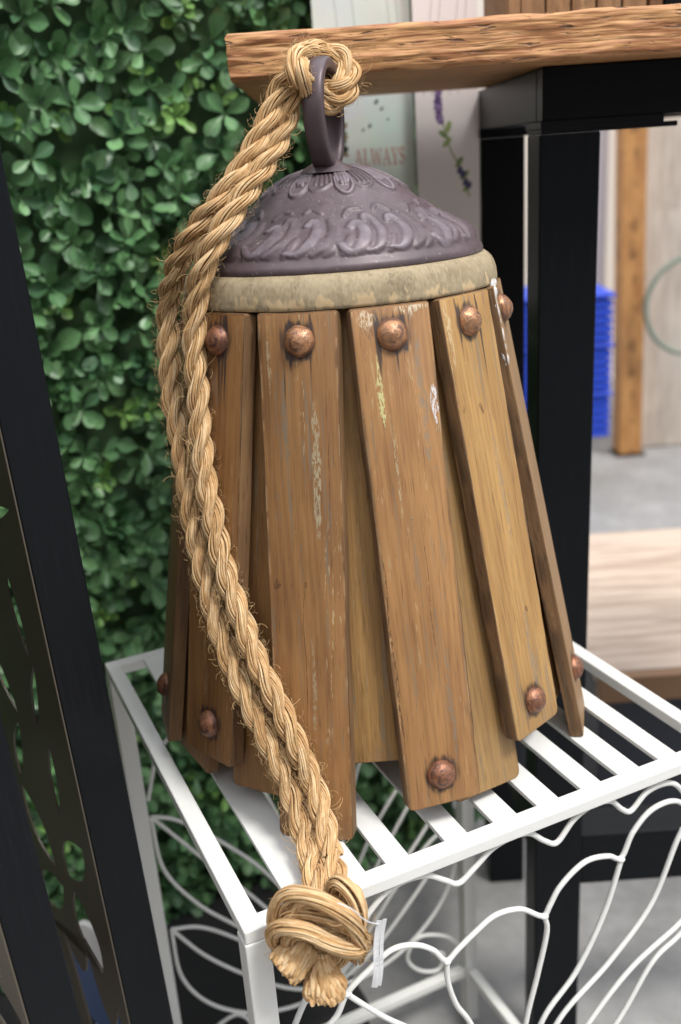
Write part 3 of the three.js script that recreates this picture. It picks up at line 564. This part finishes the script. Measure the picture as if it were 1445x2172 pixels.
/* ------------------------------------------------ boxwood hedge panel */
{
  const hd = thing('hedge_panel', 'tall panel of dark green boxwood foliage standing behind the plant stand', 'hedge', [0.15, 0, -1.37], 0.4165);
  part('backing', box(-1.2, 0.02, 0, 1.75, -0.05, -0.02, 0.003), std({ color: lin(0.045, 0.09, 0.035), roughness: 0.9 }), hd);
  part('plinth', box(-1.2, -0.3, 0, 0.05, -0.019, 0.29, 0.003), std({ color: lin(0.012, 0.012, 0.013), roughness: 0.8 }), hd);  // made-up box standing in for the darkness at the hedge foot
  const leafGeo = (seed) => {
    const R = rng(seed), rows = [[0, 0.025], [0.14, 0.05], [0.3, 0.125], [0.47, 0.225], [0.63, 0.288], [0.77, 0.295], [0.89, 0.225], [0.965, 0.115], [1, 0.012]], nu = 4, nv = rows.length - 1, pos = [], uv = [], idx = [];
    const cup = 0.35 + 0.35 * R(), bend = 0.1 + 0.55 * R(), wide = 0.78 + 0.16 * R(), tw = (R() - 0.5) * 0.25;
    for (const [v, w0] of rows) for (let i = 0; i <= nu; i++) {
      const u = (i / nu) * 2 - 1, w = w0 * wide;
      pos.push(u * w, v, cup * u * u * w * 0.6 - bend * (v - 0.25) * (v - 0.25) * 0.6 + tw * u * w * v); uv.push(u * 0.5 + 0.5, v);
    }
    for (let j = 0; j < nv; j++) for (let i = 0; i < nu; i++) { const a = j * (nu + 1) + i, b = a + nu + 1; idx.push(a, a + 1, b, b, a + 1, b + 1); }
    const g = new THREE.BufferGeometry(); g.setAttribute('position', new THREE.Float32BufferAttribute(pos, 3)); g.setAttribute('uv', new THREE.Float32BufferAttribute(uv, 2)); g.setIndex(idx); g.computeVertexNormals(); return g;
  };
  const geos = [1, 2, 3].map((i) => leafGeo(500 + i));
  const lt = tex(128, 256, (u, v) => {
    const rib = sst(Math.abs(u - 0.5), 0.035, 0.008), vein = 0.5 + 0.5 * Math.sin((v * 9 - Math.abs(u - 0.5) * 7) * 6.283), n = fbm(u * 6, v * 9, 2.7) + 0.5 * fbm(u * 26, v * 40, 7.7);
    const k = 0.85 + 0.5 * n + 0.06 * vein; let c = [k * 0.92, k, k * 0.9];
    c = mix3(c, [1.5, 1.4, 1.0], rib * 0.5); return c.map((x) => x * 0.62);
  });
  const greens = [[0.1, 0.2, 0.088], [0.072, 0.155, 0.068], [0.128, 0.235, 0.112], [0.15, 0.27, 0.075], [0.05, 0.115, 0.056]];
  const lm = greens.map((c) => new THREE.MeshPhysicalMaterial({ map: lt, color: lin(...c.map((x) => x * 2.35)), roughness: 0.42, transmission: 0.12, thickness: 0, side: THREE.DoubleSide }));
  const R = rng(2024), leaves = [], stems = [], M = new THREE.Matrix4();
  const sx = 0.0305, sy = 0.0315; let row = 0;
  for (let y = 0.03; y < 1.72; y += sy, row++) for (let x = -1.18 + (row % 2) * sx * 0.5; x < 0.012; x += sx) {
    const px = x + (R() - 0.5) * 0.036, py = y + (R() - 0.5) * 0.036, depth = R() * R() * 0.05 + R() * 0.012;
    const lump = 0.012 * fbm(px * 9, py * 9, 6.6), L = 0.03 + depth + lump;
    const dir = V((R() - 0.5) * 1.0, 0.1 + (R() - 0.5) * 0.9, 1).normalize(), base = V(px, py, -0.02), tip = base.clone().addScaledVector(dir, L);
    const side = V(R() - 0.5, R() - 0.5, 0.2 * (R() - 0.5)); side.addScaledVector(dir, -side.dot(dir)).normalize(); const side2 = V().crossVectors(dir, side);
    const young = R() < 0.13, scale = (young ? 0.7 : 0.82 + R() * 0.45);
    stems.push([base, tip]);
    const nodes = young ? 4 : 3 + (R() < 0.4 ? 1 : 0);
    for (let k = 0; k < nodes; k++) for (const sg of [-1, 1]) {
      const f = (k + 0.6) / nodes, along = L * (0.35 + 0.65 * f), spin = k * 1.57 + (R() - 0.5) * 0.7;
      const out = side.clone().multiplyScalar(Math.cos(spin) * sg).addScaledVector(side2, Math.sin(spin) * sg);
      const open = lerp(1.4, 0.7, f) + (R() - 0.5) * 0.5, ld = out.clone().multiplyScalar(Math.sin(open)).addScaledVector(dir, Math.cos(open)).normalize();
      const nrm = dir.clone().addScaledVector(ld, -dir.dot(ld)).normalize().applyAxisAngle(ld, (R() - 0.5) * 0.9), xr = V().crossVectors(ld, nrm);
      const s = 0.034 * scale * lerp(1.08, 0.66, f) * (0.85 + 0.3 * R()), o = base.clone().addScaledVector(dir, along);
      if (o.z + ld.z * s < -0.015) continue;
      M.makeBasis(xr.multiplyScalar(s), ld.clone().multiplyScalar(s), nrm.clone().multiplyScalar(s)).setPosition(o);
      const ci = young ? 3 : Math.min(4, [0, 0, 1, 1, 2, 4][Math.floor(R() * 6)]);
      const c = o.clone().addScaledVector(ld, s * 0.5), face = Math.abs(nrm.z) * s;
      const inView = c.x > -0.6 && c.x < -0.19 && c.y > 0.45 && c.y < 1.23;
      leaves.push({ m: M.clone(), gi: Math.floor(R() * 3), ci, rank: (inView ? 1 : 0) * (face * 30 + c.z * 6) });
    }
  }
  const order = leaves.map((_, i) => i).sort((a, b) => leaves[b].rank - leaves[a].rank), own = new Set(order.slice(0, 300));
  for (const i of own) { const l = leaves[i], m = part('leaf', geos[l.gi], lm[l.ci], hd); l.m.decompose(m.position, m.quaternion, m.scale); }
  const rest = leaves.filter((_, i) => !own.has(i));
  const im = new THREE.InstancedMesh(geos[0], new THREE.MeshPhysicalMaterial({ map: lt, roughness: 0.42, transmission: 0.1, thickness: 0, side: THREE.DoubleSide }), rest.length), tint = new THREE.Color();
  rest.forEach((l, k) => { const w = 0.85 + 0.3 * R(); im.setMatrixAt(k, l.m.multiply(new THREE.Matrix4().makeScale(w, 1, (R() < 0.3 ? 0.3 : 0.7) + 0.6 * R()))); const v = 0.75 + 0.42 * R(); im.setColorAt(k, tint.copy(lm[l.ci].color).multiplyScalar(v)); });
  im.name = 'foliage'; im.userData.kind = 'stuff'; shadows(im); hd.add(im);
  const sg = stems.map(([a, b]) => { const g = new THREE.CylinderGeometry(0.0007, 0.0011, a.distanceTo(b), 5); g.translate(0, a.distanceTo(b) / 2, 0); g.applyQuaternion(new THREE.Quaternion().setFromUnitVectors(V(0, 1, 0), b.clone().sub(a).normalize())); return g.translate(a.x, a.y, a.z); });
  const s = part('stems', mergeGeometries(sg), std({ color: lin(0.07, 0.13, 0.04), roughness: 0.7 }), hd); s.userData.kind = 'stuff';
}

/* ------------------------------------------------ two canvas prints in front of the hedge */
function canvasTex(w, h, draw) { const c = document.createElement('canvas'); c.width = w; c.height = h; draw(c.getContext('2d'), w, h); const t = new THREE.CanvasTexture(c); t.colorSpace = THREE.SRGBColorSpace; t.magFilter = THREE.LinearFilter; return t; }
{
  const y0 = 0.9, y1 = 1.36, H = y1 - y0;
  const a = thing('canvas_print', 'pale green canvas print with faded red lettering behind the bell ring', 'canvas print', [0.062, y0, -1.262]);
  const wa = 0.112, ta = canvasTex(480, Math.round(480 * H / wa), (c, w, h) => {
    c.fillStyle = '#d2ddd7'; c.fillRect(0, 0, w, h);
    const R = rng(5);
    for (let i = 0; i < 240; i++) { c.fillStyle = `rgba(${190 + R() * 50},${205 + R() * 40},${200 + R() * 40},0.10)`; c.beginPath(); c.arc(R() * w, R() * h, 20 + R() * 90, 0, 7); c.fill(); }
    const py = (y) => h - ((y - y0) / H) * h, px = (x) => ((x - 0.006) / wa) * w;
    c.fillStyle = '#b98d86'; c.font = 'bold 118px serif'; c.textAlign = 'left'; c.textBaseline = 'alphabetic'; c.fillText('ALWAYS', px(0.0455), py(1.077), w * 0.55);
    c.fillStyle = '#5b6a60'; for (const [x, y, s] of [[0.075, 1.148, 9], [0.081, 1.14, 7], [0.066, 1.122, 8], [0.058, 1.118, 6], [0.088, 1.128, 5]]) { c.beginPath(); c.ellipse(px(x), py(y), s, s * 1.6, 0.6, 0, 7); c.fill(); }
    for (let i = 0; i < 60; i++) { c.fillStyle = ['#26381f', '#3d5a2a', '#1c2717', '#7d6a52'][i % 4]; c.beginPath(); c.ellipse(px(0.024 + R() * 0.012), py(1.09 + R() * 0.035), 6 + R() * 12, 10 + R() * 10, R() * 3, 0, 7); c.fill(); }
    c.strokeStyle = '#9aa9a0'; c.lineWidth = 4; for (const x of [0.03, 0.05, 0.09, 0.1]) { c.beginPath(); c.moveTo(px(x), py(1.2)); c.quadraticCurveTo(px(x + 0.01), py(1.23), px(x - 0.006), py(1.3)); c.stroke(); }
  });
  const face = (w, h, tx) => new THREE.BoxGeometry(w, h, 0.001).translate(0, h / 2, 0.0106);
  part('picture', face(wa, H, ta), std({ map: ta, roughness: 0.75 }), a);
  part('stretcher', box(-wa / 2, wa / 2, 0, H, -0.01, 0.01, 0.001), std({ color: lin(0.4, 0.45, 0.42), roughness: 0.8 }), a);
  const b = thing('canvas_print', 'white canvas print with purple lavender sprigs left of the black table leg', 'canvas print', [0.157, y0, -1.25]);
  const wb = 0.074, tb = canvasTex(320, Math.round(320 * H / wb), (c, w, h) => {
    c.fillStyle = '#ebe5e5'; c.fillRect(0, 0, w, h);
    const R = rng(9), py = (y) => h - ((y - y0) / H) * h, px = (x) => ((x - 0.12) / wb) * w;
    c.strokeStyle = '#7f9458'; c.lineWidth = 7; c.beginPath(); c.moveTo(px(0.146), py(1.17)); c.quadraticCurveTo(px(0.15), py(1.11), px(0.162), py(1.085)); c.quadraticCurveTo(px(0.178), py(1.06), px(0.181), py(1.035)); c.stroke();
    for (let i = 0; i < 70; i++) { c.fillStyle = ['#6f5488', '#584070', '#8d77a3'][i % 3]; const t = R(); c.beginPath(); c.ellipse(px(0.1445 + 0.004 * t + (R() - 0.5) * 0.0085 * (1 - t * 0.5)), py(1.165 - t * 0.045), 9, 14, R() * 3, 0, 7); c.fill(); }
    for (const [x, y] of [[0.152, 1.107], [0.158, 1.115], [0.156, 1.098], [0.17, 1.075], [0.179, 1.046], [0.176, 1.06], [0.172, 1.16], [0.178, 1.175], [0.176, 1.0], [0.182, 0.992]]) { c.fillStyle = R() < 0.7 ? '#93a765' : '#7d925f'; c.beginPath(); c.ellipse(px(x), py(y), 13, 30, R() * 2 - 1, 0, 7); c.fill(); }
    for (const [x, y] of [[0.1705, 1.066], [0.174, 1.061], [0.177, 1.052], [0.181, 1.048]]) { c.fillStyle = '#524d72'; c.beginPath(); c.ellipse(px(x), py(y), 14, 20, 0.4, 0, 7); c.fill(); }
    c.strokeStyle = '#b3aaa9'; c.lineWidth = 4; for (const x of [0.13, 0.14, 0.16, 0.17]) { c.beginPath(); c.moveTo(px(x), py(1.15)); c.lineTo(px(x + 0.012), py(1.25)); c.stroke(); }
  });
  part('picture', face(wb, H, tb), std({ map: tb, roughness: 0.75 }), b);
  part('stretcher', box(-wb / 2, wb / 2, 0, H, -0.01, 0.01, 0.001), std({ color: lin(0.6, 0.58, 0.57), roughness: 0.8 }), b);
}

/* ------------------------------------------------ black metal screens at the left edge */
const reflectedBrown = std({ color: lin(0.115, 0.097, 0.072), roughness: 0.42, metalness: 0.35 });  // brown reflection on gloss black metal, painted in as base colour
function screenPanel(pos, turn, label, seed, lean, deep) {
  // local x runs along the sheet away from the near post, local z is the face of the sheet
  const s = thing('metal_screen', label, 'metal screen', pos); s.rotation.order = 'ZYX'; s.rotation.set(0, turn, lean);
  const Hh = 1.3, Wd = 0.34, th = deep, fw = 0.011;
  const post = (x) => { const g = []; part('post', box(x, x + fw, 0, Hh, -th, -0.0012, 0.0012), black, s); part('post_face', box(x, x + fw, 0, Hh, -0.001, 0.0003, 0.0004), reflectedBrown, s); };  // thin front strip carries the painted brown reflection
  post(-fw); post(-Wd - fw);
  part('bottom_bar', box(-Wd, -fw - 0.0003, 0.02, 0.034, -th, -0.0012), black, s); part('top_bar', box(-Wd, -fw - 0.0003, Hh - 0.014, Hh, -th, -0.0012), black, s);
  const R = rng(seed), sh = new THREE.Shape();
  sh.moveTo(-Wd + 0.0005, 0.036); sh.lineTo(-fw - 0.0005, 0.036); sh.lineTo(-fw - 0.0005, Hh - 0.016); sh.lineTo(-Wd + 0.0005, Hh - 0.016); sh.closePath();
  // laser-cut leaves: one slit-leaf per cell of a jittered lattice, so that no two cuts meet
  const nx = 5, ny = 17, cw = (Wd - fw - 0.004) / nx, ch = (Hh - 0.06) / ny;
  for (let i = 0; i < nx; i++) for (let j = 0; j < ny; j++) {
    const cx = -Wd + 0.002 + (i + 0.5) * cw, cy = 0.04 + (j + 0.5) * ch; if (cy < 0.5) continue;
    const a = 0.75 + (R() - 0.5) * 1.0 + ((i + j) % 2 ? 0 : 1.0), low = cy < 0.62, L = Math.min(cw, ch) * (cy < 0.47 ? 0.66 : low ? 0.58 : 0.54), w = L * (cy < 0.47 ? 1.0 : low ? 0.75 + 0.3 * R() : 0.2 + 0.2 * R()), k = 0.3 * (R() - 0.5) * L;
    const P = (u, v) => [cx + (u * Math.cos(a) - v * Math.sin(a)) * 0.92, cy + u * Math.sin(a) + v * Math.cos(a)], h = new THREE.Path();
    h.moveTo(...P(-L, 0)); h.quadraticCurveTo(...P(-L * 0.1, w * 1.5 + k), ...P(L, k)); h.quadraticCurveTo(...P(0, -w + k * 0.5), ...P(-L, 0)); sh.holes.push(h);
  }
  // below, wide openings that leave only thin stems and a few pointed leaves of sheet between them
  for (const [x0, x1, y0, y1, k] of [[-0.016, -0.116, 0.045, 0.5, 0.2], [-0.121, -0.226, 0.045, 0.47, -0.25], [-0.231, -0.336, 0.045, 0.5, 0.2]]) {
    const w = x1 - x0, h = y1 - y0, q = (u, v) => [x0 + w * u, y0 + h * v], p = new THREE.Path();
    p.moveTo(...q(0.1, 0.05)); p.quadraticCurveTo(...q(0.5, 0.16 + k * 0.4), ...q(0.92, 0.03)); p.quadraticCurveTo(...q(1.02, 0.3), ...q(0.9, 0.52)); p.quadraticCurveTo(...q(0.72 - k * 0.3, 0.6), ...q(0.96, 0.95)); p.quadraticCurveTo(...q(0.6, 0.8), ...q(0.42 + k * 0.3, 0.99)); p.quadraticCurveTo(...q(0.34, 0.7), ...q(0.04, 0.9)); p.quadraticCurveTo(...q(-0.02, 0.5), ...q(0.1, 0.05));
    sh.holes.push(p);
  }
  part('cut_sheet', new THREE.ExtrudeGeometry(sh, { depth: 0.0018, bevelEnabled: false, curveSegments: 8 }).translate(0, 0, -0.0022), reflectedBrown, s);
  return s;
}
screenPanel([-0.1857, 0, -0.6], -0.88, 'black metal screen with leaf cut-outs between the near black post and the plant stand', 71, 0.026, 0.037);
screenPanel([-0.182, 0, -0.45], -0.88, 'nearest black metal screen, at the lower left corner, in front of the other', 73, 0.043, 0.031);

/* ------------------------------------------------ small things behind the screens */
{
  const s = thing('steel_strut', 'dark blue painted steel strut with a bolt head, seen through the screen', 'strut', [-0.3, 0.3, -0.8]);
  const g = box(-0.021, 0.021, -0.32, 0.16, -0.004, 0.004, 0.002); const blue = std({ color: lin(0.028, 0.055, 0.13), roughness: 0.45 });
  s.rotation.z = 0.42; part('bar', g, blue, s);
  part('bolt', new THREE.CylinderGeometry(0.006, 0.0065, 0.006, 6).rotateX(Math.PI / 2).translate(-0.008, 0.03, 0.0072), std({ color: lin(0.12, 0.14, 0.18), roughness: 0.3, metalness: 0.8 }), s);
  const w = thing('white_board', 'white painted board with a curled top end, behind the blue strut', 'board', [-0.302, 0, -0.86]);
  const sh = new THREE.Shape(); sh.moveTo(-0.016, 0); sh.lineTo(0.05, 0); sh.lineTo(0.032, 0.2); sh.quadraticCurveTo(0.01, 0.29, 0.002, 0.312); sh.quadraticCurveTo(-0.012, 0.335, -0.02, 0.312); sh.quadraticCurveTo(-0.024, 0.26, -0.016, 0.2); sh.closePath();
  part('panel', new THREE.ExtrudeGeometry(sh, { depth: 0.006, bevelEnabled: true, bevelSize: 0.001, bevelThickness: 0.001, bevelSegments: 2 }), std({ color: lin(0.75, 0.75, 0.74), roughness: 0.5 }), w);
}

/* ------------------------------------------------ background at the right, far out of focus */
{
  const p = thing('low_platform', 'low wide table with pale plank top on black plinth behind the plant stand', 'low table', [0.385, 0, -1.92]);
  const pt = (i) => tex(256, 256, (u, v) => { const n = fbm(u * 3, v * 26, i * 3.3) + 0.5 * fbm(u * 8, v * 70, i); return mix3([0.5, 0.4, 0.32], [0.34, 0.25, 0.19], sst(n, -0.25, 0.4)); });
  const mats = [0, 1, 2].map((i) => { const t = pt(i + 1); t.repeat.set(1.4, 1.4); return std({ map: t, roughness: 0.55 }); });
  for (let i = 0; i < 5; i++) part('plank', metricUV(box(0, 1.2, 0.282, 0.3, i * 0.114, i * 0.114 + 0.1125, 0.002), 1), mats[i % 3], p);
  part('edge_board', metricUV(box(0, 1.2, 0.255, 0.2995, 0.5705, 0.59, 0.002), 1), std({ color: lin(0.22, 0.12, 0.06), roughness: 0.6 }), p);
  part('plinth', box(0.01, 1.19, 0.0, 0.2545, 0.02, 0.56, 0.003), std({ color: lin(0.02, 0.024, 0.035), roughness: 0.5 }), p);
  const q = thing('timber_post', 'orange-brown timber post leaning beside the beige board', 'post', [1.05, 0, -3.38]); q.rotation.z = 0.025;
  const pw = woodTex(51, [0.5, 0.25, 0.08], [0.33, 0.14, 0.04], { worn: 0, flecks: 0, edge: 0 });
  part('shaft', metricUV(box(-0.04, 0.042, 0.0, 1.9, -0.04, 0.04, 0.004), 2.5), std({ map: pw, roughness: 0.55 }), q); part('foot_plate', box(-0.05, 0.052, 0, 0.008, -0.05, 0.05), black, q);
  const b = thing('timber_board', 'broad weathered beige board standing right of the timber post', 'board', [1.62, 0, -3.44]);
  const bt = tex(256, 512, (u, v) => { const n = fbm(u * 9, v * 2, 5.5) + 0.5 * fbm(u * 40, v * 6, 6.5); return mix3([0.55, 0.48, 0.41], [0.36, 0.295, 0.24], sst(n, -0.3, 0.4)); }); bt.repeat.set(1.2, 1.2);
  for (let i = 0; i < 4; i++) part('plank', metricUV(box(-0.53 + i * 0.27, -0.53 + i * 0.27 + 0.268, 0.004, 1.9, -0.02, 0.02, 0.003), 1), std({ map: bt, roughness: 0.7 }), b);
  const h = thing('garden_hoop', 'green metal hoop hanging in front of the beige board', 'hoop', [1.235, 0.53, -3.3]);
  part('hoop_tube', new THREE.TorusGeometry(0.165, 0.0085, 12, 72), std({ color: lin(0.17, 0.215, 0.165), roughness: 0.4 }), h);
  part('hook', tube([[0, 0.165, 0], [0, 0.2, -0.04], [0, 0.2, -0.12]], 0.004, 12, 6), black, h);
  const cm = std({ color: lin(0.014, 0.06, 0.52), roughness: 0.45 });
  const mkCrate = (label, y) => {
    const c = thing('plastic_crate', label, 'crate', [0.74, y, -3.15], 0, 'blue crates stacked behind the table legs');
    for (let k = 0; k < 5; k++) part('wall_rib', [box(-0.24, 0.125, 0.008 + k * 0.026, 0.026 + k * 0.026, 0.125, 0.137), box(0.125, 0.137, 0.008 + k * 0.026, 0.026 + k * 0.026, -0.12, 0.137)], cm, c);
    part('liner', box(-0.235, 0.12, 0.003, 0.13, -0.115, 0.124), cm, c); part('rim', box(-0.245, 0.142, 0.139, 0.153, -0.13, 0.143, 0.003), cm, c); part('base', box(-0.22, 0.11, 0, 0.0028, -0.11, 0.11), cm, c);
    return c;
  };
  mkCrate('lowest blue plastic crate, standing on the pale cardboard box', 0.172); mkCrate('middle blue plastic crate of the stack of three', 0.326);
  mkCrate('topmost blue plastic crate of the stack behind the table leg', 0.48);
  const cb = thing('cardboard_box', 'pale closed cardboard box on the floor under the blue crates', 'box', [0.72, 0, -3.15]);
  part('carton', box(-0.2, 0.1, 0, 0.1705, -0.1, 0.12, 0.002), std({ color: lin(0.5, 0.42, 0.32), roughness: 0.85 }), cb); part('tape', box(-0.2, 0.1, 0.1707, 0.1712, -0.01, 0.03, 0.0002), std({ color: lin(0.6, 0.5, 0.35), roughness: 0.4 }), cb);
  const wl = thing('paper_roll', 'white paper roll leaning upright beside the timber post', 'roll', [0.985, 0, -3.62]);
  part('roll', new THREE.CylinderGeometry(0.035, 0.035, 1.15, 24).translate(0, 0.575, 0), std({ color: lin(0.72, 0.7, 0.72), roughness: 0.7 }), wl);
  part('core', new THREE.CylinderGeometry(0.012, 0.012, 1.18, 16).translate(0, 0.59, 0), std({ color: lin(0.4, 0.3, 0.2), roughness: 0.8 }), wl);
}

renderer.render(scene, camera);
